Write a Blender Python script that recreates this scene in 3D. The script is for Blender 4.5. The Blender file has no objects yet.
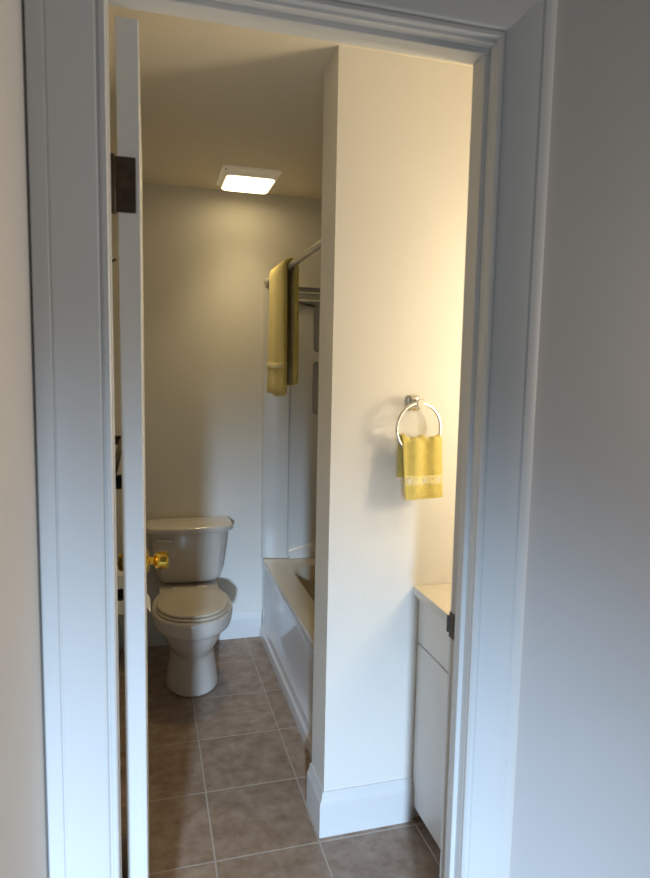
import bpy, bmesh, math, random
from mathutils import Vector, Matrix
random.seed(4)
S = bpy.context.scene
COL = S.collection
S.view_settings.view_transform = 'Standard'
S.view_settings.look = 'None'

# ------------------------------------------------------------------ measured layout (metres)
W, T, H = 0.681, 0.0855, 2.03           # door opening, wall depth, head height
XL, XR = -0.11, 1.395                   # bathroom side walls
YB, ZC = 2.149, 2.304                   # back wall, ceiling
XS, YS, YS2 = 0.5644, 0.6366, 0.787     # stub wall
XT, ZR = 0.631, 0.43                    # tub apron, tub rim
XV, ZV = 0.838, 0.7715                  # vanity front, counter top

# ------------------------------------------------------------------ materials
def mat(name, col, rough=0.6, metal=0.0, bump=0.0, bscale=200.0, var=0.0, vscale=6.0, coat=0.0, spec=0.5, sheen=0.0):
    m = bpy.data.materials.new(name); m.use_nodes = True
    nt = m.node_tree; b = nt.nodes['Principled BSDF']
    b.inputs['Base Color'].default_value = (*col, 1)
    b.inputs['Roughness'].default_value = rough
    b.inputs['Metallic'].default_value = metal
    b.inputs['Coat Weight'].default_value = coat
    b.inputs['Coat Roughness'].default_value = 0.08
    b.inputs['Specular IOR Level'].default_value = spec
    b.inputs['Sheen Weight'].default_value = sheen
    tc = nt.nodes.new('ShaderNodeTexCoord')
    if bump:
        n = nt.nodes.new('ShaderNodeTexNoise'); n.inputs['Scale'].default_value = bscale; n.inputs['Detail'].default_value = 4
        nt.links.new(tc.outputs['Object'], n.inputs['Vector'])
        bp = nt.nodes.new('ShaderNodeBump'); bp.inputs['Strength'].default_value = bump; bp.inputs['Distance'].default_value = 0.004
        nt.links.new(n.outputs['Fac'], bp.inputs['Height']); nt.links.new(bp.outputs['Normal'], b.inputs['Normal'])
    if var:
        n = nt.nodes.new('ShaderNodeTexNoise'); n.inputs['Scale'].default_value = vscale; n.inputs['Detail'].default_value = 5
        nt.links.new(tc.outputs['Object'], n.inputs['Vector'])
        r = nt.nodes.new('ShaderNodeValToRGB')
        r.color_ramp.elements[0].position = 0.3; r.color_ramp.elements[1].position = 0.7
        r.color_ramp.elements[0].color = (*[c*(1-var) for c in col], 1)
        r.color_ramp.elements[1].color = (*[min(1, c*(1+var)) for c in col], 1)
        nt.links.new(n.outputs['Fac'], r.inputs['Fac']); nt.links.new(r.outputs['Color'], b.inputs['Base Color'])
    return m

def tile_mat():
    m = bpy.data.materials.new('brown_floor_tile'); m.use_nodes = True
    nt = m.node_tree; b = nt.nodes['Principled BSDF']; N = nt.nodes.new; L = nt.links.new
    tc = N('ShaderNodeTexCoord'); mp = N('ShaderNodeMapping')
    P = 0.3143
    mp.inputs['Location'].default_value = (-0.231/P + 10, -0.606/P + 10, 0)
    mp.inputs['Scale'].default_value = (1/P, 1/P, 1)
    L(tc.outputs['Object'], mp.inputs['Vector'])
    sp = N('ShaderNodeSeparateXYZ'); L(mp.outputs['Vector'], sp.inputs['Vector'])
    def M(op, a, bb=None):
        n = N('ShaderNodeMath'); n.operation = op
        for i, v in enumerate((a, bb)):
            if v is None: continue
            if isinstance(v, (int, float)): n.inputs[i].default_value = v
            else: L(v, n.inputs[i])
        return n.outputs[0]
    def edge(o):
        fr = M('FRACT', o); return M('MINIMUM', fr, M('SUBTRACT', 1.0, fr))
    e = M('MINIMUM', edge(sp.outputs['X']), edge(sp.outputs['Y']))
    g = N('ShaderNodeMapRange'); g.interpolation_type = 'SMOOTHSTEP'
    g.inputs['From Min'].default_value = 0.006; g.inputs['From Max'].default_value = 0.012
    L(e, g.inputs['Value'])
    cell = N('ShaderNodeTexWhiteNoise'); cell.noise_dimensions = '2D'
    fl = N('ShaderNodeVectorMath'); fl.operation = 'FLOOR'; L(mp.outputs['Vector'], fl.inputs[0]); L(fl.outputs[0], cell.inputs['Vector'])
    n1 = N('ShaderNodeTexNoise'); n1.inputs['Scale'].default_value = 16; n1.inputs['Detail'].default_value = 6; n1.inputs['Roughness'].default_value = 0.65
    L(tc.outputs['Object'], n1.inputs['Vector'])
    r = N('ShaderNodeValToRGB'); cr = r.color_ramp
    cr.elements[0].position = 0.30; cr.elements[0].color = (0.225, 0.145, 0.095, 1)
    cr.elements[1].position = 0.72; cr.elements[1].color = (0.43, 0.33, 0.255, 1)
    x = cr.elements.new(0.5); x.color = (0.325, 0.23, 0.165, 1)
    L(n1.outputs['Fac'], r.inputs['Fac'])
    hv = N('ShaderNodeHueSaturation'); hv.inputs['Saturation'].default_value = 1.0
    vv = N('ShaderNodeMapRange'); vv.inputs['To Min'].default_value = 0.88; vv.inputs['To Max'].default_value = 1.12
    L(cell.outputs['Value'], vv.inputs['Value']); L(vv.outputs[0], hv.inputs['Value']); L(r.outputs['Color'], hv.inputs['Color'])
    mx = N('ShaderNodeMix'); mx.data_type = 'RGBA'
    L(g.outputs[0], mx.inputs['Factor']); mx.inputs['A'].default_value = (0.47, 0.40, 0.335, 1); L(hv.outputs['Color'], mx.inputs['B'])
    L(mx.outputs['Result'], b.inputs['Base Color'])
    rr = N('ShaderNodeMapRange'); rr.inputs['To Min'].default_value = 0.85; rr.inputs['To Max'].default_value = 0.42
    L(g.outputs[0], rr.inputs['Value']); L(rr.outputs[0], b.inputs['Roughness'])
    ad = M('ADD', M('MULTIPLY', g.outputs[0], 1.0), M('MULTIPLY', n1.outputs['Fac'], 0.25))
    bp = N('ShaderNodeBump'); bp.inputs['Strength'].default_value = 0.5; bp.inputs['Distance'].default_value = 0.002
    L(ad, bp.inputs['Height']); L(bp.outputs['Normal'], b.inputs['Normal'])
    return m

def emit(name, col, s):
    m = bpy.data.materials.new(name); m.use_nodes = True
    b = m.node_tree.nodes['Principled BSDF']
    b.inputs['Base Color'].default_value = (0.9, 0.88, 0.82, 1); b.inputs['Roughness'].default_value = 0.4
    b.inputs['Emission Color'].default_value = (*col, 1); b.inputs['Emission Strength'].default_value = s
    return m

M_WALL = mat('cream_wall_paint', (0.78, 0.745, 0.675), 0.62, bump=0.10, bscale=150, var=0.02, vscale=3)
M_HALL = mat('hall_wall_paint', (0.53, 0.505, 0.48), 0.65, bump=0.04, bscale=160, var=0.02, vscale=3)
M_CEIL = mat('ceiling_paint', (0.86, 0.78, 0.62), 0.8, bump=0.08, bscale=120)
M_TRIM = mat('white_trim_paint', (0.69, 0.68, 0.655), 0.38, bump=0.03, bscale=60, var=0.015, vscale=4)
M_DOOR = mat('white_door_paint', (0.74, 0.73, 0.71), 0.42, bump=0.04, bscale=70, var=0.015, vscale=4)
M_TILE = tile_mat()
M_CARPET = mat('hall_carpet', (0.36, 0.34, 0.31), 0.95, bump=0.5, bscale=400, var=0.1, vscale=60)
M_CHINA = mat('biscuit_vitreous_china', (0.66, 0.60, 0.53), 0.16, coat=0.35, var=0.01)
M_SEAT = mat('biscuit_seat_warm_lit', (0.66, 0.58, 0.45), 0.25, var=0.01)  # biscuit, warmed further to carry the lamp light on the lid
M_TUB = mat('white_fibreglass_tub', (0.68, 0.65, 0.62), 0.17, coat=0.3, var=0.01)
M_RIM = mat('warm_lit_tub_rim', (0.70, 0.60, 0.45), 0.2, coat=0.2, var=0.01)  # white tub colour with the warm ceiling light tinted in
M_SURR = mat('white_fibreglass_surround', (0.66, 0.645, 0.60), 0.22, coat=0.25, var=0.01)
M_TOWEL = mat('yellow_terry_cloth', (0.80, 0.64, 0.17), 0.95, bump=0.9, bscale=500, var=0.07, vscale=45, sheen=0.4, spec=0.1)
M_BAND = mat('pale_yellow_woven_band', (0.84, 0.72, 0.34), 0.85, bump=0.6, bscale=300, var=0.10, vscale=120, spec=0.15)
M_MOTIF = mat('cream_embroidery', (0.80, 0.72, 0.55), 0.8, bump=0.5, bscale=300)
M_NICKEL = mat('brushed_nickel', (0.72, 0.69, 0.63), 0.25, metal=1.0, bump=0.02, bscale=300)
M_CHROME = mat('chrome', (0.82, 0.80, 0.76), 0.10, metal=1.0, bump=0.005)
M_ROD = mat('painted_rod_metal', (0.60, 0.55, 0.50), 0.32, metal=0.3, bump=0.01)
M_BRASS = mat('polished_brass', (0.88, 0.58, 0.10), 0.14, metal=1.0, bump=0.01)
M_BRONZE = mat('aged_bronze', (0.060, 0.042, 0.026), 0.5, metal=0.45, bump=0.3, bscale=80, var=0.35, vscale=40)
M_DARK = mat('dark_bronze_fitting', (0.030, 0.026, 0.018), 0.4, metal=0.5, bump=0.02)
M_STEEL = mat('worn_steel', (0.22, 0.20, 0.18), 0.35, metal=0.9, bump=0.2, bscale=90)
M_LAM = mat('white_laminate_cabinet', (0.86, 0.84, 0.82), 0.35, bump=0.015, bscale=50, var=0.01)
M_COUNT = mat('cream_laminate_counter', (0.76, 0.68, 0.53), 0.3, var=0.04, vscale=40)
M_CEDGE = mat('white_counter_edge', (0.76, 0.74, 0.72), 0.35, var=0.01)
M_TOE = mat('grey_brown_toe_kick', (0.20, 0.17, 0.15), 0.7, var=0.05)
M_LBASE = emit('cream_light_housing', (1.0, 0.80, 0.48), 0.10)
M_GLOW = emit('lit_glass_diffuser', (1.0, 0.80, 0.43), 6.0)
M_PAPER = mat('white_tissue', (0.90, 0.88, 0.84), 0.95, bump=0.25, bscale=150)
M_CARD = mat('dark_core', (0.06, 0.045, 0.03), 0.9, var=0.1)
M_MIRROR = mat('mirror_glass', (0.9, 0.9, 0.9), 0.02, metal=1.0, bump=0.001)

# ------------------------------------------------------------------ mesh helpers
def link(name, bm, m, parent=None, smooth=None, bevel=None, seg=2):
    me = bpy.data.meshes.new(name)
    bmesh.ops.recalc_face_normals(bm, faces=bm.faces)
    bm.to_mesh(me); bm.free()
    o = bpy.data.objects.new(name, me); COL.objects.link(o)
    for x in (m if isinstance(m, (list, tuple)) else [m]): me.materials.append(x)
    if parent:
        o.parent = parent
        o.matrix_parent_inverse = parent_world(parent).inverted()
    if bevel:
        b = o.modifiers.new('bevel', 'BEVEL'); b.width = bevel; b.segments = seg; b.limit_method = 'ANGLE'; b.angle_limit = math.radians(40)
        b.harden_normals = False
    if smooth is not None:
        for p in me.polygons: p.use_smooth = True
        me.set_sharp_from_angle(angle=math.radians(smooth))
    return o
def parent_world(o):
    m = o.matrix_basis.copy()
    if o.parent: m = parent_world(o.parent) @ o.matrix_parent_inverse @ m
    return m
def empty(name, loc, label, cat, group=None):
    o = bpy.data.objects.new(name, None); COL.objects.link(o); o.location = loc
    o.empty_display_size = 0.05
    return tag(o, label, cat, group)
def tag(o, label, cat, group=None):
    o['label'] = label; o['category'] = cat
    if group: o['group'] = group
    return o
def struct(o, label, cat):
    o['kind'] = 'structure'; o['label'] = label; o['category'] = cat
    return o
def box(bm, x0, x1, y0, y1, z0, z1):
    v = [bm.verts.new(p) for p in ((x0,y0,z0),(x1,y0,z0),(x1,y1,z0),(x0,y1,z0),(x0,y0,z1),(x1,y0,z1),(x1,y1,z1),(x0,y1,z1))]
    for f in ((0,3,2,1),(4,5,6,7),(0,1,5,4),(1,2,6,5),(2,3,7,6),(3,0,4,7)):
        bm.faces.new([v[i] for i in f])
    return v
def loft(bm, rings, cap0=True, cap1=True, closed=True, mi=0):
    R = [[bm.verts.new(p) for p in r] for r in rings]
    n = len(R[0])
    for a, b in zip(R, R[1:]):
        for i in range(n if closed else n-1):
            j = (i+1) % n
            f = bm.faces.new((a[i], a[j], b[j], b[i])); f.material_index = mi
    if cap0: f = bm.faces.new(R[0][::-1]); f.material_index = mi
    if cap1: f = bm.faces.new(R[-1]); f.material_index = mi
    return R
def tube(bm, pts, r, n=14, caps=True):
    pts = [Vector(p) for p in pts]
    rings = []
    t0 = (pts[1]-pts[0]).normalized()
    up = Vector((0,0,1)) if abs(t0.z) < 0.9 else Vector((1,0,0))
    nrm = t0.cross(up).normalized()
    for i, p in enumerate(pts):
        t = (pts[min(i+1, len(pts)-1)] - pts[max(i-1, 0)]).normalized()
        nrm = (nrm - t*nrm.dot(t)).normalized(); bn = t.cross(nrm)
        rad = r[i] if isinstance(r, (list, tuple)) else r
        rings.append([p + nrm*math.cos(2*math.pi*k/n)*rad + bn*math.sin(2*math.pi*k/n)*rad for k in range(n)])
    loft(bm, rings, caps, caps)
def lathe(bm, o, axis, prof, n=28):
    # prof: list of (distance along axis, radius)
    o = Vector(o); a = Vector(axis).normalized()
    u = a.cross(Vector((0,0,1)) if abs(a.z) < 0.9 else Vector((1,0,0))).normalized(); v = a.cross(u)
    loft(bm, [[o + a*d + (u*math.cos(2*math.pi*k/n) + v*math.sin(2*math.pi*k/n))*r for k in range(n)] for d, r in prof])
def rrect(cx, cy, hx, hy, r, n=6):
    out = []
    for (sx, sy, a0) in ((1,1,0),(-1,1,90),(-1,-1,180),(1,-1,270)):
        for k in range(n+1):
            a = math.radians(a0 + 90*k/n)
            out.append((cx+sx*(hx-r)+math.cos(a)*r, cy+sy*(hy-r)+math.sin(a)*r))
    return out

# ------------------------------------------------------------------ the setting
def plain_box(name, m, label, cat, *b, bevel=None):
    bm = bmesh.new(); box(bm, *b)
    return struct(link(name, bm, m, bevel=bevel, smooth=30 if bevel else None), label, cat)

plain_box('floor', M_TILE, 'brown mottled ceramic tile floor of the bathroom', 'floor', XL, XR, 0.0, YB, -0.05, 0.0)
plain_box('floor_hall', M_CARPET, 'grey carpet of the hall outside the bathroom door', 'floor', -2.2, 2.6, -4.6, 0.0, -0.05, 0.0)
plain_box('ceiling', M_CEIL, 'cream painted bathroom ceiling', 'ceiling', XL-0.1, XR+0.1, T, YB+0.1, ZC, ZC+0.08)
plain_box('wall_back', M_WALL, 'cream wall behind the toilet', 'wall', XL-0.1, XR+0.1, YB, YB+0.1, -0.05, ZC)
plain_box('wall_left', M_WALL, 'cream wall behind the open door', 'wall', XL-0.1, XL, T, YB, -0.05, ZC)
plain_box('wall_right', M_WALL, 'cream wall on the vanity side', 'wall', XR, XR+0.1, T, YB, -0.05, ZC)
plain_box('wall_partition', M_WALL, 'cream stub wall between the bathtub and the vanity', 'wall', XS, XR, YS, YS2, -0.05, ZC)
# wall with the door opening: three pieces of one mesh
bm = bmesh.new()
JT = 0.02
box(bm, -2.2, -0.01-JT, 0.0, T, -0.05, 2.7)
box(bm, W+JT, 2.6, 0.0, T, -0.05, 2.7)
box(bm, -0.01-JT, W+JT, 0.0, T, H+JT, 2.7)
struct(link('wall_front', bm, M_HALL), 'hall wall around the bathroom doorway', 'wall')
bm = bmesh.new()                                  # splayed hall wall that meets the door wall at the left casing
loft(bm, [[(-0.1185, -0.001, z), (-0.1185-0.16*0.32, -0.32, z), (-2.2, -0.32, z), (-2.2, -0.001, z)] for z in (-0.05, 2.7)])
struct(link('wall_hall', bm, mat('hall_paint_as_lit', (0.68, 0.645, 0.60), 0.65, bump=0.03, bscale=160, var=0.02, vscale=3)), 'short hall wall standing out at the left of the doorway', 'wall')  # hall paint made paler here to stand in for lamp light

# jambs with stops
def jamb(name, label, boxes):
    bm = bmesh.new()
    for b in boxes: box(bm, *b)
    return struct(link(name, bm, M_TRIM, bevel=0.0015, smooth=30), label, 'door jamb')
YJ = -0.001
jamb('trim_1', 'white left door jamb with stop strip, beside the open door edge',
     [(-0.01-JT, -0.01, YJ, T+0.001, 0, H+JT), (-0.0105, 0.0, 0.020, 0.046, 0, H-0.0105)])
jr = jamb('trim_2', 'white right door jamb with dark strike plate',
     [(W, W+JT, YJ, T+0.001, 0, H+JT), (W-0.010, W+0.0005, 0.020, 0.046, 0, H-0.0105)])
jamb('trim_3', 'white head jamb across the top of the doorway',
     [(-0.0099, W-0.0001, YJ, T+0.001, H, H+JT), (-0.0099, W-0.0001, 0.020, 0.046, H-0.010, H+0.0005)])
# strike plate on the right jamb
bm = bmesh.new()
for (y0, y1, z0, z1) in ((0.050, 0.060, 0.858, 0.914), (0.060, 0.0865, 0.858, 0.872), (0.060, 0.0865, 0.898, 0.914), (0.078, 0.0865, 0.872, 0.898)):
    box(bm, W-0.0016, W+0.0004, y0, y1, z0, z1)
box(bm, W-0.006, W+0.0004, 0.0860, 0.0895, 0.868, 0.905)
box(bm, W-0.0008, W+0.0004, 0.060, 0.078, 0.872, 0.898)
lathe(bm, (W-0.0026, 0.069, 0.863), (1, 0, 0), [(0, 0.002), (0.001, 0.004), (0.002, 0.004)], 12)
lathe(bm, (W-0.0026, 0.069, 0.908), (1, 0, 0), [(0, 0.002), (0.001, 0.004), (0.002, 0.004)], 12)
o = link('strike_plate', bm, M_STEEL, jr); o['label'] = 'dark worn metal strike plate with a latch hole'

# casing, mitred profile (u = distance out from the inner edge, depth towards the hall)
PROF = [(0, 0), (0, -0.009), (0.0025, -0.012), (0.0095, -0.012), (0.0115, -0.0085), (0.0135, -0.0085), (0.0165, -0.013), (0.020, -0.0145),
        (0.085, -0.0155), (0.0868, -0.0135), (0.0885, -0.0135), (0.0905, -0.0160), (0.098, -0.0159), (0.108, -0.0154), (0.1135, -0.0142), (0.1155, -0.0120), (0.1155, 0)]
CI0, CI1, CZ = -0.0010, W+0.0008, H+0.006
def casing(name, label, side):
    bm = bmesh.new()
    a, b = [], []
    for u, d in PROF:
        if side == 'L': a.append((CI0-u, d, 0)); b.append((CI0-u, d, CZ+u))
        if side == 'R': a.append((CI1+u, d, 0)); b.append((CI1+u, d, CZ+u))
        if side == 'T': a.append((CI0-u, d, CZ+u)); b.append((CI1+u, d, CZ+u))
    loft(bm, [a, b])
    return struct(link(name, bm, M_TRIM, smooth=25), label, 'door casing')
casing('trim_4', 'white moulded casing up the left side of the doorway', 'L')
casing('trim_5', 'white moulded casing up the right side of the doorway', 'R')
casing('trim_6', 'white moulded casing over the top of the doorway', 'T')

# baseboards: extruded profile with an ogee top
BP = [(0, 0), (0.0155, 0), (0.0155, 0.100), (0.0145, 0.110), (0.0105, 0.117), (0.0075, 0.125), (0.0065, 0.134), (0.004, 0.1405), (0, 0.1405)]
def base_run(name, label, path):
    # path: list of (x, y, nx, ny): corner position and the (unnormalised, mitred) outward direction
    bm = bmesh.new()
    rings = [[(x+nx*d, y+ny*d, z+0.0006) for d, z in BP] for x, y, nx, ny in path]
    loft(bm, rings)
    return struct(link(name, bm, M_TRIM, smooth=25), label, 'baseboard')
E_ = 0.0003
base_run('baseboard_back', 'white baseboard on the wall behind the toilet', [(XL+0.017, YB-E_, 0, -1), (XT-0.001, YB-E_, 0, -1)])
base_run('baseboard_left', 'white baseboard on the wall behind the open door', [(XL+E_, T+0.002, 1, 0), (XL+E_, YB-0.0005, 1, 0)])
base_run('baseboard_partition', 'white baseboard wrapped around the foot of the stub wall',
         [(XS-E_, YS2-0.0, -1, 0), (XS-E_, YS-E_, -1, -1), (XV+0.0192, YS-E_, 0, -1)])

# ------------------------------------------------------------------ the door, opened flat into the room
DX0, DX1, DY0, DY1 = 0.0088, 0.0470, 0.0900, 0.760
bm = bmesh.new(); box(bm, DX0, DX1, DY0, DY1, 0.012, 2.018)
door = struct(link('door_1', bm, M_DOOR, bevel=0.002, smooth=30), 'white door standing open, seen on its hinge edge', 'door')
for z in (1.741, 0.30):
    bm = bmesh.new()
    # leaf let into the door edge and the jamb leaf across the gap, knuckle between
    box(bm, DX0-0.006, DX1-0.0075, DY0-0.0022, DY0+0.001, z-0.047, z+0.047)
    for zz in (-0.03, 0, 0.03):
        lathe(bm, (0.030 if zz else 0.022, DY0-0.0036, z+zz), (0, 1, 0), [(0, 0.0022), (0.0012, 0.0045), (0.002, 0.0045)], 12)
    h = link('hinge', bm, M_BRONZE, door, bevel=0.0008, smooth=30); h['label'] = 'dark aged bronze hinge leaf'
    bm = bmesh.new(); lathe(bm, (0.001, DY0-0.001, z-0.05), (0, 0, 1), [(0, 0.003), (0.003, 0.0055), (0.097, 0.0055), (0.1, 0.003)], 14)
    link('pin', bm, M_BRONZE, h, smooth=40)
def knob(s):
    x = DX1 if s > 0 else DX0
    bm = bmesh.new()
    k = 1.0 if s > 0 else 0.62
    lathe(bm, (x, 0.700, 0.882), (s, 0, 0), [(-0.001, 0.012), (0.012*k, 0.0115), (0.020*k, 0.0125), (0.025*k, 0.020), (0.030*k, 0.0245), (0.044*k, 0.0255),
          (0.055*k, 0.0245), (0.061*k, 0.019), (0.0615*k, 0.014), (0.060*k, 0.012), (0.060*k, 0.006), (0.062*k, 0.004)], 32)
    kb = link('door_knob', bm, M_BRASS, door, smooth=35); kb['label'] = 'shiny brass door knob'
    bm = bmesh.new()
    lathe(bm, (x, 0.700, 0.882), (s, 0, 0), [(-0.0005, 0.033), (0.003, 0.033), (0.006, 0.030), (0.008, 0.022), (0.009, 0.013)], 32)
    link('rosette', bm, M_BRASS, kb, smooth=35)
knob(1); knob(-1)
bm = bmesh.new(); box(bm, 0.0165, 0.0395, DY1-0.0005, DY1+0.0012, 0.854, 0.911); box(bm, 0.021, 0.035, DY1, DY1+0.010, 0.872, 0.893)
link('latch', bm, M_BRASS, door, bevel=0.0006)

# ------------------------------------------------------------------ ceiling light
cl = empty('ceiling_light', (0.507, 1.90, ZC), 'square ceiling light with a glowing diffuser, above the toilet', 'ceiling light')
bm = bmesh.new()
loft(bm, [[(x, y, z) for x, y in rrect(0.507, 1.897, hx, hy, r, 6)] for hx, hy, r, z in
          ((0.130, 0.147, 0.012, ZC-0.0003), (0.130, 0.147, 0.012, ZC-0.009), (0.127, 0.144, 0.012, ZC-0.012), (0.120, 0.133, 0.020, ZC-0.012), (0.117, 0.130, 0.024, ZC-0.014), (0.113, 0.124, 0.026, ZC-0.034), (0.108, 0.119, 0.024, ZC-0.034))])
link('housing', bm, M_LBASE, cl, smooth=30)
bm = bmesh.new()
loft(bm, [[(x, y, z) for x, y in rrect(0.507, 1.897, hx, hy, r, 7)] for hx, hy, r, z in
          ((0.107, 0.118, 0.024, ZC-0.033), (0.107, 0.118, 0.024, ZC-0.0355), (0.104, 0.115, 0.024, ZC-0.038), (0.094, 0.105, 0.024, ZC-0.0395))])
o = link('diffuser', bm, M_GLOW, cl, smooth=50); o['label'] = 'glowing white glass diffuser'
bm = bmesh.new(); lathe(bm, (0.392, 1.767, ZC-0.0115), (0, 0, -1), [(0, 0.004), (0.003, 0.004), (0.004, 0.002)], 10)
o = link('screw', bm, M_STEEL, cl); o['label'] = 'dark screw at the corner of the housing'

# ------------------------------------------------------------------ toilet
to = empty('toilet', (0.24, 1.75, 0), 'biscuit coloured two-piece toilet with its lid closed, against the back wall', 'toilet')
CXT = 0.238
def egg(hw, yf, yb, z, n=40, sq=1.0, cx=CXT, wy=None):
    # outline: narrow round front, fuller back
    cy = yf + (yb-yf)*0.47 if wy is None else wy
    out = []
    for k in range(n):
        a = 2*math.pi*k/n
        c, s = math.cos(a), math.sin(a)
        e = 2.0/(2.0+sq*0.35) if s > 0 else 1.0
        x = hw*math.copysign(abs(c)**(e if s > 0 else 0.96), c)
        y = (yb-cy)*math.copysign(abs(s)**e, s) if s > 0 else (cy-yf)*s
        out.append((cx+x, cy+y, z))
    return out
bm = bmesh.new()
loft(bm, [egg(0.113, 1.572, 1.93, 0.001), egg(0.118, 1.562, 1.935, 0.006), egg(0.117, 1.563, 1.935, 0.022), egg(0.111, 1.568, 1.93, 0.06), egg(0.103, 1.574, 1.925, 0.11),
          egg(0.096, 1.575, 1.92, 0.155), egg(0.094, 1.570, 1.92, 0.168), egg(0.097, 1.556, 1.925, 0.182), egg(0.108, 1.532, 1.93, 0.204), egg(0.122, 1.508, 1.935, 0.235),
          egg(0.134, 1.490, 1.94, 0.272), egg(0.139, 1.482, 1.94, 0.290), egg(0.142, 1.479, 1.94, 0.296), egg(0.160, 1.461, 1.945, 0.301), egg(0.170, 1.452, 1.95, 0.310), egg(0.175, 1.447, 1.95, 0.330),
          egg(0.178, 1.445, 1.95, 0.356), egg(0.177, 1.446, 1.95, 0.368), egg(0.172, 1.451, 1.948, 0.3755), egg(0.160, 1.463, 1.94, 0.377)])
# deck under the tank
box(bm, 0.10, 0.376, 1.86, 2.10, 0.28, 0.374)
link('bowl', bm, M_CHINA, to, smooth=38)
bm = bmesh.new()
loft(bm, [egg(0.154, 1.473, 1.845, 0.3775), egg(0.158, 1.468, 1.848, 0.3800), egg(0.158, 1.468, 1.848, 0.3860), egg(0.153, 1.473, 1.845, 0.3885)])
link('seat', bm, M_SEAT, to, smooth=38)
bm = bmesh.new()
loft(bm, [egg(0.146, 1.482, 1.838, 0.3912), egg(0.151, 1.476, 1.842, 0.3935), egg(0.1525, 1.475, 1.842, 0.3970), egg(0.150, 1.478, 1.840, 0.4015), egg(0.140, 1.490, 1.83, 0.4045), egg(0.10, 1.54, 1.79, 0.4065), egg(0.03, 1.63, 1.70, 0.4070)])
for sx in (-0.055, 0.055):
    tube(bm, [(CXT+sx-0.022, 1.852, 0.392), (CXT+sx+0.022, 1.852, 0.392)], 0.009, 12)
link('seat_lid', bm, M_SEAT, to, smooth=38)
# tank: bowed front, tapering to the bottom
def tankring(hw, yf, yb, z, bow, n=12, r=0.03, cx=0.2455):
    out = []
    for k in range(n+1):                      # front, left to right
        t = -1 + 2*k/n
        y = yf + bow*t*t
        e = max(0, abs(t)-0.86)/0.14
        out.append((cx+hw*t, y + r*(1-math.sqrt(max(0, 1-e*e))), z))
    out += [(cx+hw, yb-0.01, z), (cx+hw-0.01, yb, z), (cx-hw+0.01, yb, z), (cx-hw, yb-0.01, z)]
    return out
bm = bmesh.new()
loft(bm, [tankring(0.095, 1.985, 2.12, 0.3755, 0.015), tankring(0.135, 1.965, 2.125, 0.381, 0.02), tankring(0.152, 1.955, 2.128, 0.394, 0.025), tankring(0.160, 1.951, 2.13, 0.42, 0.025), tankring(0.170, 1.945, 2.132, 0.49, 0.025), tankring(0.180, 1.940, 2.134, 0.58, 0.025), tankring(0.183, 1.939, 2.134, 0.6295, 0.025)])
link('tank', bm, M_CHINA, to, smooth=40)
bm = bmesh.new()
LR = lambda hw, yf, z: tankring(hw, yf, 2.143, z, 0.03, r=0.035)
loft(bm, [LR(0.196, 1.931, 0.630), LR(0.206, 1.922, 0.634), LR(0.2105, 1.918, 0.641), LR(0.2115, 1.917, 0.655), LR(0.2095, 1.919, 0.661), LR(0.203, 1.926, 0.6655), LR(0.195, 1.935, 0.667)])
link('tank_lid', bm, M_CHINA, to, smooth=40)
bm = bmesh.new()
lathe(bm, (0.102, 1.958, 0.605), (0, -1, 0), [(0, 0.014), (0.010, 0.014), (0.014, 0.009), (0.022, 0.008)], 16)
tube(bm, [(0.090, 1.937, 0.606), (0.105, 1.934, 0.606), (0.140, 1.930, 0.603), (0.158, 1.929, 0.600)], [0.005, 0.0075, 0.0075, 0.006], 12)
link('flush_lever', bm, M_CHINA, to, smooth=40)

# ------------------------------------------------------------------ bathtub
tu = empty('bathtub', (1.0, 1.47, 0), 'white bathtub with panelled apron, behind the stub wall', 'bathtub')
Y0, Y1, X1 = YS2+0.003, YB-0.003, XR-0.003
bm = bmesh.new()
n = 9
def tubring(hx, hy, r, z, cx=1.035, cy=(0.90+1.985)/2): return [(x, y, z) for x, y in rrect(cx, cy, hx, hy, r, n)]
outer = []
for (sx, sy, a0) in ((1,1,0),(-1,1,90),(-1,-1,180),(1,-1,270)):
    for k in range(n+1):
        outer.append(((X1 if sx > 0 else XT+0.004), (Y1 if sy > 0 else Y0), ZR-0.004))
# outer boundary points spread along the rectangle so quads stay tidy
def spread():
    ins = rrect(1.035, 1.4425, 0.29, 0.5425, 0.16, n)
    o = []
    for x, y in ins:
        dx, dy = x-1.035, y-1.4425
        cxo, hxo = (XT+0.006+X1)/2, (X1-XT-0.006)/2; cyo, hyo = (Y0+Y1)/2, (Y1-Y0)/2
        s = max(abs(dx)/0.29, abs(dy)/0.5425)
        o.append((cxo+dx/0.29*hxo/s, cyo+dy/0.5425*hyo/s, ZR))
    return o
so = spread()
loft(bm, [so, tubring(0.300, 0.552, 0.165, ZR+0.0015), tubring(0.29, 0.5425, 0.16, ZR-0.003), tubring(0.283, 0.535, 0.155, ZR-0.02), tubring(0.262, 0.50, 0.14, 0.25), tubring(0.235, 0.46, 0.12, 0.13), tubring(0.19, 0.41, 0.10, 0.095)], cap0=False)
link('basin', bm, M_RIM, tu, smooth=35)['label'] = 'white tub rim and basin, tinted as if by warm lamp light'
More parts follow.
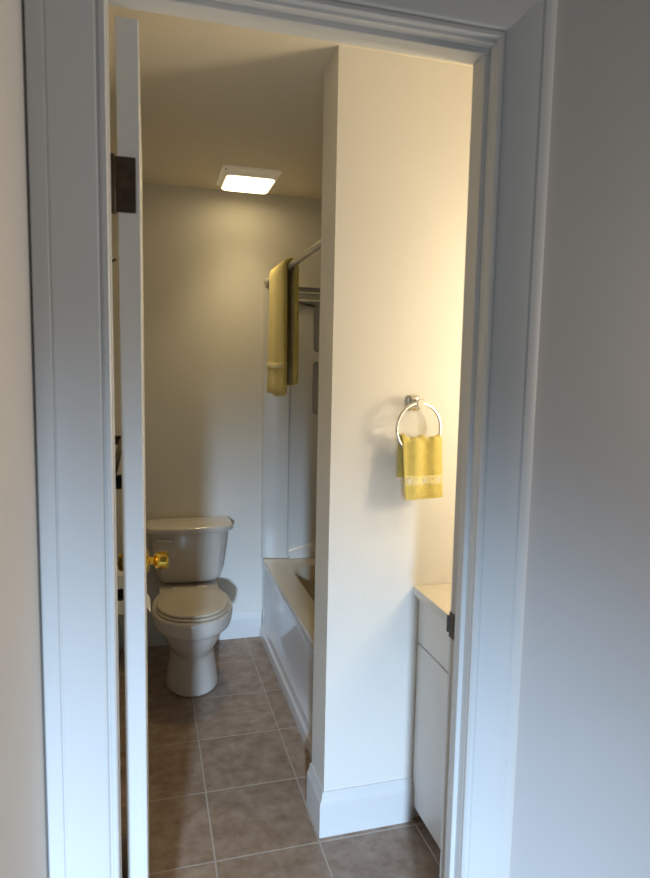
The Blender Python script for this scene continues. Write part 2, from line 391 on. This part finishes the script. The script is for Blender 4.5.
# apron: profile across the depth, swept along Y, with closed frame stile at the back
bm = bmesh.new()
RX = XT
prof = [(RX+0.030, ZR-0.0005), (RX+0.012, ZR), (RX+0.004, ZR-0.003), (RX, ZR-0.010), (RX+0.0005, ZR-0.030), (RX+0.004, ZR-0.040), (RX+0.024, ZR-0.046), (RX+0.029, ZR-0.055), (RX+0.0300, 0.20), (RX+0.028, 0.140), (RX+0.022, 0.114), (RX+0.009, 0.096), (RX+0.003, 0.090), (RX+0.002, 0.066), (RX, 0.058), (RX-0.0095, 0.052), (RX-0.011, 0.045), (RX-0.011, 0.002), (RX+0.036, 0.002), (RX+0.036, 0.2)]
ys = [Y0, Y0+0.04, 1.2, 1.7, 2.02, 2.035, 2.05, 2.062, 2.08, Y1]
def stile(y):                                     # 0 inside the panel, 1 on the flush stile
    t = min(1, max(0, (y-2.02)/(2.062-2.02))); return t*t*(3-2*t)
rings = []
for y in ys:
    s = stile(y); ring = []
    for i, (x, z) in enumerate(prof):
        if 6 <= i <= 11: x = x*(1-s) + (RX+0.003)*s
        ring.append((x, y, z))
    rings.append(ring)
loft(bm, rings)
link('apron', bm, M_TUB, tu, smooth=40)

# tub surround: end panel with moulded shelves
su = empty('shower_surround', (1.0, YB, ZR), 'moulded white shower surround with recessed shelves above the bathtub', 'shower surround')
def curve_panel(name, outer, holes, y0, y1, m, parent, bevel=0.004):
    # outline in (x, z), extruded from y0 (front) back to y1
    cu = bpy.data.curves.new(name, 'CURVE'); cu.dimensions = '2D'; cu.fill_mode = 'BOTH'
    for pts in [outer]+holes:
        sp = cu.splines.new('POLY'); sp.points.add(len(pts)-1); sp.use_cyclic_u = True
        for p, q in zip(sp.points, pts): p.co = (q[0], q[1], 0, 1)
    cu.extrude = (y1-y0)/2 - bevel*0.0; cu.bevel_depth = 0
    o = bpy.data.objects.new(name+'_outline', cu); COL.objects.link(o)
    bpy.context.view_layer.update()
    dg = bpy.context.evaluated_depsgraph_get()
    me = bpy.data.meshes.new_from_object(o.evaluated_get(dg))
    bpy.data.objects.remove(o); bpy.data.curves.remove(cu)
    me.transform(Matrix(((1,0,0,0),(0,0,-1,(y0+y1)/2),(0,1,0,0),(0,0,0,1))))
    b = bmesh.new(); b.from_mesh(me); bpy.data.meshes.remove(me)
    bmesh.ops.remove_doubles(b, verts=b.verts, dist=1e-5)
    return link(name, b, m, parent, bevel=bevel, smooth=35, seg=3)
ZT = 1.855
b0 = 0.003
outer = [(0.765, ZR+b0), (X1, ZR+b0), (X1, 1.785), (0.765, 1.785)]
niches = [rrect(1.02, z, 0.132, h, 0.022, 5) for z, h in ((1.645, 0.122), (1.335, 0.137))]
curve_panel('end_panel', outer, niches, YB-0.034, YB-0.002, M_SURR, su)
bm = bmesh.new(); box(bm, 0.766, X1, YB-0.0045, YB-0.001, ZR+0.01, ZT); box(bm, 0.766, X1, YB-0.024, YB-0.001, 1.786, ZT-0.008); link('backing', bm, M_SURR, su)
bm = bmesh.new()                                  # upright flange by the tub edge
loft(bm, [[(0.627, YB-0.001, z), (0.627, YB-0.012, z), (0.632, YB-0.018, z), (0.640, YB-0.020, z), (0.752, YB-0.044, z), (0.760, YB-0.044, z), (0.7645, YB-0.040, z), (0.7645, YB-0.001, z)] for z in (ZR+b0, 1.838)])
link('flange', bm, M_SURR, su, smooth=35)
for z0, z1, d in ((1.848, 1.858, 0.050), (1.819, 1.828, 0.044), (1.776, 1.787, 0.054)):
    bm = bmesh.new(); box(bm, 0.766, X1, YB-d, YB-0.0045, z0, z1); link('top_ledge', bm, M_SURR, su, bevel=0.005, smooth=35, seg=3)
bm = bmesh.new()                                  # coved skirt that rises towards the corner
v = []
for x, zt in ((0.770, 0.472), (0.85, 0.495), (0.925, 0.516), (1.15, 0.580), (X1, 0.62)):
    v.append([(x, YB-0.034, ZR+b0), (x, YB-0.062, ZR+b0), (x, YB-0.056, ZR+0.4*(zt-ZR)), (x, YB-0.044, zt-0.006), (x, YB-0.034, zt)])
loft(bm, v); link('cove', bm, M_SURR, su, smooth=60)
bm = bmesh.new()                                  # long panel on the far side of the tub, and the near end panel
box(bm, X1-0.022, X1, Y0+0.02, YB-0.036, ZR+b0, 1.785)
link('side_panel', bm, M_SURR, su, bevel=0.004, smooth=35)

# ------------------------------------------------------------------ shower rod
ro = empty('shower_curtain_rod', (0.65, 1.4, 1.872), 'grey metal shower curtain rod above the tub edge', 'curtain rod')
bm = bmesh.new(); tube(bm, [(0.65, YS2+0.004, 1.872), (0.65, 1.4, 1.872), (0.65, YB-0.004, 1.872)], 0.0125, 20); link('rod', bm, M_ROD, ro, smooth=40)
for y, s in ((YB-0.0005, -1), (YS2+0.0005, 1)):
    bm = bmesh.new(); lathe(bm, (0.65, y, 1.872), (0, s, 0), [(0, 0.0205), (0.004, 0.0205), (0.008, 0.0185), (0.016, 0.015), (0.020, 0.0132)], 22)
    link('end_flange', bm, M_ROD, ro, smooth=40)

# ------------------------------------------------------------------ cloth helper: thick sheet from a surface function
def sheet(bm, f, nu, nv, th, u0=0, u1=1, v0=0, v1=1, mi=0):
    P = [[Vector(f(u0+(u1-u0)*i/nu, v0+(v1-v0)*j/nv)) for j in range(nv+1)] for i in range(nu+1)]
    def nrm(i, j):
        a = P[min(i+1, nu)][j]-P[max(i-1, 0)][j]; b = P[i][min(j+1, nv)]-P[i][max(j-1, 0)]
        n = a.cross(b); return n.normalized() if n.length > 1e-12 else Vector((0, 1, 0))
    A = [[None]*(nv+1) for _ in range(nu+1)]; B = [[None]*(nv+1) for _ in range(nu+1)]
    for i in range(nu+1):
        for j in range(nv+1):
            n = nrm(i, j); e = th/2
            if i in (0, nu) or j in (0, nv): e *= 0.55       # soft rolled hem
            A[i][j] = bm.verts.new(P[i][j]+n*e); B[i][j] = bm.verts.new(P[i][j]-n*e)
    def q(*v):
        fc = bm.faces.new(v); fc.material_index = mi
    for i in range(nu):
        for j in range(nv):
            q(A[i][j], A[i+1][j], A[i+1][j+1], A[i][j+1]); q(B[i][j], B[i][j+1], B[i+1][j+1], B[i+1][j])
    for i in range(nu):
        q(A[i][0], B[i][0], B[i+1][0], A[i+1][0]); q(A[i][nv], A[i+1][nv], B[i+1][nv], B[i][nv])
    for j in range(nv):
        q(A[0][j], A[0][j+1], B[0][j+1], B[0][j]); q(A[nu][j], B[nu][j], B[nu][j+1], A[nu][j+1])

# bath towel over the rod.  u: along the drape (left hem -> over -> right hem), v: along the rod
def drape(side_l, side_r, zl, zr, xr, zr0, rr):
    L1 = zr0-zl; L2 = zr0-zr; arc = math.pi*rr; tot = L1+arc+L2
    def f(u):
        s = u*tot
        if s < L1:
            t = 1-s/L1; return xr-rr-side_l*t, zl+s, -t
        if s < L1+arc:
            a = (s-L1)/rr; return xr-rr*math.cos(a), zr0+rr*math.sin(a), 0
        t = (s-L1-arc)/L2; return xr+rr+side_r*t, zr0-(s-L1-arc), t
    return f
def make_bath_surface(off):
    g = drape(-0.002, -0.003, 1.312, 1.362, 0.652, 1.872, 0.0257+off)
    def f(u, v):
        x, z, t = g(u)
        y0, y1 = 1.600, 1.930
        y = y0 + (y1-y0)*v
        if t < 0:                                  # left half: flares and swings a little towards the back wall
            y += 0.045*(-t)**2*(0.3+0.7*v); x += 0.006*math.sin(v*9+1)*(-t) - off*0
        elif t > 0:
            x += 0.005*math.sin(v*11)*t; y += -0.02*t*(1-v)
        z += 0.004*math.sin(v*7+2)*abs(t)
        return (x, y, z)
    return f
bm = bmesh.new()
sheet(bm, make_bath_surface(0.0), 60, 18, 0.024)
bt = link('bath_towel', bm, M_TOWEL, smooth=60)
tag(bt, 'long yellow bath towel folded over the shower curtain rod', 'towel')
bm = bmesh.new(); fb = make_bath_surface(0.0)
sheet(bm, fb, 8, 18, 0.0262, 0.100, 0.132, 0.005, 0.995)
bd = link('woven_band', bm, M_BAND, bt, smooth=60); bd['label'] = 'pale woven band near the towel hem'
for k in range(9):
    bm = bmesh.new()
    u, v = 0.116, 0.06+0.11*k
    p = Vector(fb(u, v)); x = p.x-0.0142
    w = 0.014
    vs = [bm.verts.new(q) for q in ((x, p.y-w, p.z), (x, p.y, p.z+0.012), (x, p.y+w, p.z), (x, p.y, p.z-0.012))]
    bm.faces.new(vs)
    vs2 = [bm.verts.new((q.co.x+0.002, q.co.y, q.co.z)) for q in vs]; bm.faces.new(vs2[::-1])
    for i in range(4): bm.faces.new((vs[i], vs[(i+1)%4], vs2[(i+1)%4], vs2[i]))
    link('embroidered_motif', bm, M_MOTIF, bd)

# ------------------------------------------------------------------ towel ring with hand towel
RC = Vector((0.816, YS-0.050, 1.2640)); RR = 0.073
tr = empty('towel_ring', (0.817, YS, 1.336), 'shiny nickel towel ring mounted on the stub wall', 'towel ring')
bm = bmesh.new()
loft(bm, [[(x, YS-d, z) for x, z in rrect(0.817, 1.336, h, h*1.12, r, 5)] for h, r, d in ((0.021, 0.010, 0.0004), (0.021, 0.010, 0.006), (0.018, 0.009, 0.010), (0.011, 0.006, 0.013), (0.009, 0.005, 0.034), (0.0115, 0.006, 0.042), (0.0125, 0.007, 0.054), (0.010, 0.006, 0.060))])
link('wall_mount', bm, M_NICKEL, tr, smooth=35)
bm = bmesh.new()
a0 = 90
pts = [RC + Vector((math.cos(math.radians(a))*RR, 0.010*math.cos(math.radians(a)), math.sin(math.radians(a))*RR)) for a in range(0, 360, 6)]
nn = len(pts); rings = []
for i, p in enumerate(pts):
    t = (pts[(i+1) % nn]-pts[i-1]).normalized(); nv = (p-RC).normalized(); bnv = t.cross(nv)
    rings.append([p+nv*math.cos(2*math.pi*k/12)*0.0046+bnv*math.sin(2*math.pi*k/12)*0.0046 for k in range(12)])
rings.append(rings[0]); loft(bm, rings, False, False); bmesh.ops.remove_doubles(bm, verts=bm.verts, dist=1e-6)
link('ring', bm, M_CHROME, tr, smooth=60)

RB = RC.z-RR                                        # bottom of the ring
ZTOP = RB+0.032
def hand(u, v, off=0.0):
    # u 0 = front hem, 1 = back hem ; v 0..1 left to right
    zf, zb, rr = 1.058, 1.118, 0.015
    L1 = ZTOP-zf; arc = math.pi*rr; L2 = ZTOP-zb; s = u*(L1+arc+L2)
    yc = RC.y
    if s < L1: t = 1-s/L1; y = yc-rr-0.012*t; z = zf+s
    elif s < L1+arc: a = (s-L1)/rr; t = 0; y = yc-rr*math.cos(a); z = ZTOP+rr*math.sin(a)
    else: t = (s-L1-arc)/L2; y = yc+rr+0.001*t; z = ZTOP-(s-L1-arc)
    front = s < L1+arc*0.5
    fall = max(0.0, (1-abs(z-zf)/L1)) if s < L1 else 0
    if front: xl, xr = 0.769-0.007*(1-fall), 0.887-0.002*(1-fall)
    else: xl, xr = 0.760, 0.874
    if L1 <= s <= L1+arc:
        k = (s-L1)/arc; xl = 0.762*(1-k)+0.760*k; xr = 0.886*(1-k)+0.874*k
    x = xl+(xr-xl)*v
    gather = 1-0.55*t if s >= L1 else 1-0.75*t
    y += 0.0055*gather*math.sin(v*13.0+0.6+0.5*t)*(1 if front else 0.4)
    z += (0.0035*math.sin(v*12.5+1.3) + 0.003*math.sin(v*25))*(1-min(1, 3*t))
    # the cloth follows the curve of the ring, sagging in the middle
    z += 0.006*((2*v-1)**2-0.4)*(1-t)
    if s < L1: z += 0.005*v*t
    return (x, y, z)
bm = bmesh.new(); sheet(bm, hand, 56, 26, 0.0075)
ht = link('hand_towel', bm, M_TOWEL, smooth=60)
tag(ht, 'small yellow hand towel hanging through the towel ring', 'towel')
bm = bmesh.new(); sheet(bm, hand, 8, 26, 0.0092, 0.125, 0.225, 0.004, 0.996)
hb = link('woven_band', bm, M_BAND, ht, smooth=60); hb['label'] = 'pale woven band across the hand towel'
for v in (0.12, 0.5, 0.86):
    bm = bmesh.new()
    p = Vector(hand(0.175, v)); y = p.y-0.0062
    c = [bm.verts.new((p.x+math.cos(2*math.pi*k/16)*0.0095*(1 if k % 4 < 1 else 0.62 if k % 2 else 0.8), y, p.z+math.sin(2*math.pi*k/16)*0.0085*(1 if k % 4 < 1 else 0.62 if k % 2 else 0.8))) for k in range(16)]
    d = [bm.verts.new((q.co.x, q.co.y+0.003, q.co.z)) for q in c]
    bm.faces.new(c); bm.faces.new(d[::-1])
    for i in range(16): bm.faces.new((c[i], c[(i+1) % 16], d[(i+1) % 16], d[i]))
    link('embroidered_motif', bm, M_MOTIF, hb)

# ------------------------------------------------------------------ vanity
VY0, VY1 = 0.095, YS-0.0012
va = empty('vanity_cabinet', (1.1, 0.37, 0), 'white vanity cabinet with a drawer over a door, beside the stub wall', 'cabinet')
XC = XV+0.020
bm = bmesh.new(); box(bm, XC+0.018, XR-0.003, VY0, VY1, 0.055, ZV-0.030); link('carcass', bm, M_LAM, va, bevel=0.001)
bm = bmesh.new(); box(bm, XC+0.036, XC+0.05, VY0, VY1, 0.001, 0.056); link('toe_kick', bm, M_TOE, va)
bm = bmesh.new(); box(bm, XC, XC+0.0175, VY0+0.002, VY1-0.0005, 0.5935, ZV-0.031); link('drawer', bm, M_LAM, va, bevel=0.0015, smooth=30)
bm = bmesh.new(); box(bm, XC, XC+0.0175, VY0+0.002, VY1-0.0005, 0.054, 0.5875); link('door', bm, M_LAM, va, bevel=0.0015, smooth=30)
bm = bmesh.new(); box(bm, XV, XR-0.002, VY0, YS-0.0008, ZV-0.0255, ZV)
for f in bm.faces:
    f.material_index = 0
bm.normal_update()
for f in bm.faces:
    if f.normal.z < 0.5: f.material_index = 1
ct = link('countertop', bm, [M_COUNT, M_CEDGE], bevel=0.0015, smooth=30)
tag(ct, 'cream laminate countertop with a white edge on the vanity cabinet', 'countertop')

# ------------------------------------------------------------------ things on the wall behind the door
tb = empty('towel_bar', (XL, 0.6, 1.19), 'dark towel bar with square posts on the wall behind the door', 'towel bar')
for y, z in ((1.0, 1.194), (0.25, 1.188)):
    bm = bmesh.new(); box(bm, XL+0.0005, 0.0025 if y < 0.5 else -0.018, y-0.013, y+0.013, z-0.0135, z+0.0135); box(bm, XL+0.0005, XL+0.008, y-0.022, y+0.022, z-0.022, z+0.022)
    link('post', bm, M_DARK, tb, bevel=0.002, smooth=30)
bm = bmesh.new(); tube(bm, [(-0.018, 0.258, 1.188), (-0.022, 0.6, 1.191), (-0.026, 0.992, 1.194)], 0.008, 14); link('bar', bm, mat('bar_brown', (0.16, 0.10, 0.06), 0.4, var=0.02), tb, smooth=40)

ch = empty('coat_hook', (XL, 0.4, 1.66), 'small dark wire hook on the wall behind the door', 'hook')
bm = bmesh.new(); tube(bm, [(XL+0.004, 0.4, 1.700), (XL+0.010, 0.4, 1.672), (XL+0.03, 0.4, 1.657), (-0.045, 0.4, 1.6535), (-0.020, 0.4, 1.656), (-0.009, 0.4, 1.662)], 0.0022, 10); link('wire', bm, M_DARK, ch, smooth=40)
bm = bmesh.new(); lathe(bm, (XL+0.0005, 0.4, 1.70), (1, 0, 0), [(0, 0.010), (0.003, 0.010), (0.006, 0.005)], 14); link('screw_plate', bm, M_DARK, ch, smooth=40)

th = empty('toilet_paper_holder', (XL, 0.99, 0.737), 'dark toilet paper holder on the wall behind the door', 'paper holder')
bm = bmesh.new(); box(bm, XL+0.0005, XL+0.010, 0.965, 1.015, 0.715, 0.775); link('wall_plate', bm, M_DARK, th, bevel=0.003, smooth=30)
bm = bmesh.new()
tube(bm, [(XL+0.008, 0.99, 0.737), (-0.05, 0.99, 0.737), (-0.036, 0.987, 0.737), (-0.031, 0.975, 0.737), (-0.030, 0.955, 0.737), (-0.030, 0.853, 0.737)], [0.007, 0.007, 0.007, 0.007, 0.0155, 0.0155], 14)
link('arm', bm, M_DARK, th, smooth=40)
tp = empty('toilet_paper_roll', (-0.030, 0.90, 0.737), 'white toilet paper roll with a loose end, behind the open door', 'toilet paper')
bm = bmesh.new()
n = 40
def circ(r, y): return [(-0.030+math.cos(2*math.pi*k/n)*r, y, 0.737+math.sin(2*math.pi*k/n)*r) for k in range(n)]
loft(bm, [circ(0.019, 0.848), circ(0.061, 0.847), circ(0.0635, 0.850), circ(0.0635, 0.947), circ(0.061, 0.950), circ(0.019, 0.949), circ(0.019, 0.848)], False, False)
link('paper', bm, M_PAPER, tp, smooth=40)
bm = bmesh.new()
loft(bm, [circ(0.0186, 0.846), circ(0.0186, 0.951), circ(0.0160, 0.951), circ(0.0160, 0.846), circ(0.0186, 0.846)], False, False)
link('core', bm, M_CARD, tp, smooth=40)
bm = bmesh.new()
sheet(bm, lambda u, v: (0.0345+0.022*max(0, u-0.35)**1.3/0.57, 0.852+0.095*v, 0.748-0.075*u+0.012*v*u), 10, 6, 0.0012)
link('loose_sheet', bm, M_PAPER, tp, smooth=60)

# ------------------------------------------------------------------ lights
def lamp(name, kind, loc, power, col, **k):
    l = bpy.data.lights.new(name, kind); l.energy = power; l.color = col
    for a, b in k.items(): setattr(l, a, b)
    o = bpy.data.objects.new(name, l); COL.objects.link(o); o.location = loc; return o
def aim(o, p): o.rotation_euler = (Vector(p)-o.location).to_track_quat('-Z', 'Y').to_euler()
# warm bulbs over the vanity mirror (round the corner, to the right)
lamp('vanity_bulb', 'POINT', (1.31, 0.12, 1.72), 7.8, (1.0, 0.86, 0.62), shadow_soft_size=0.10)
lamp('vanity_bulb', 'POINT', (1.27, 0.12, 1.30), 9.0, (1.0, 0.86, 0.62), shadow_soft_size=0.10)
# cool daylight from a hall window behind and to the left of the camera
k = lamp('hall_daylight', 'SPOT', (-0.64, -4.5, 1.50), 2000, (0.51, 0.72, 1.0), shadow_soft_size=0.13, spot_size=math.radians(59), spot_blend=1.0)
aim(k, (0.05, 0.0, -1.06))
k = lamp('ceiling_light_bulb', 'AREA', (0.507, 1.897, ZC-0.048), 1.15, (1.0, 0.80, 0.45), size=0.2, spread=math.radians(85))
k = lamp('hall_side_fill', 'AREA', (2.5, -0.30, 1.5), 19, (1.0, 0.90, 0.80), size=0.5)  # added unseen lamp off to the right, brightens the short hall wall
aim(k, (-0.12, -0.1, 1.2))
w = bpy.data.worlds.new('World'); S.world = w; w.use_nodes = True
w.node_tree.nodes['Background'].inputs['Color'].default_value = (1.0, 0.93, 0.84, 1)
w.node_tree.nodes['Background'].inputs['Strength'].default_value = 0.095

# ------------------------------------------------------------------ camera
f, pitch, yaw, roll = 633.93, math.radians(6.0703), math.radians(15.631), math.radians(1.1078)
fw = Vector((math.sin(yaw)*math.cos(pitch), math.cos(yaw)*math.cos(pitch), -math.sin(pitch)))
rt = Vector((math.cos(yaw), -math.sin(yaw), 0)); up = rt.cross(fw)
R = rt*math.cos(roll)+up*math.sin(roll); U = up*math.cos(roll)-rt*math.sin(roll)
cd = bpy.data.cameras.new('camera'); cam = bpy.data.objects.new('camera', cd); COL.objects.link(cam)
cd.sensor_fit = 'HORIZONTAL'; cd.sensor_width = 36; cd.lens = f*36/650; cd.clip_start = 0.02
cam.matrix_world = Matrix(((R.x, U.x, -fw.x, 0.05695), (R.y, U.y, -fw.y, -1.1129), (R.z, U.z, -fw.z, 1.4234), (0, 0, 0, 1)))
cd.dof.use_dof = True; cd.dof.focus_distance = 2.4; cd.dof.aperture_fstop = 7.0
S.camera = cam
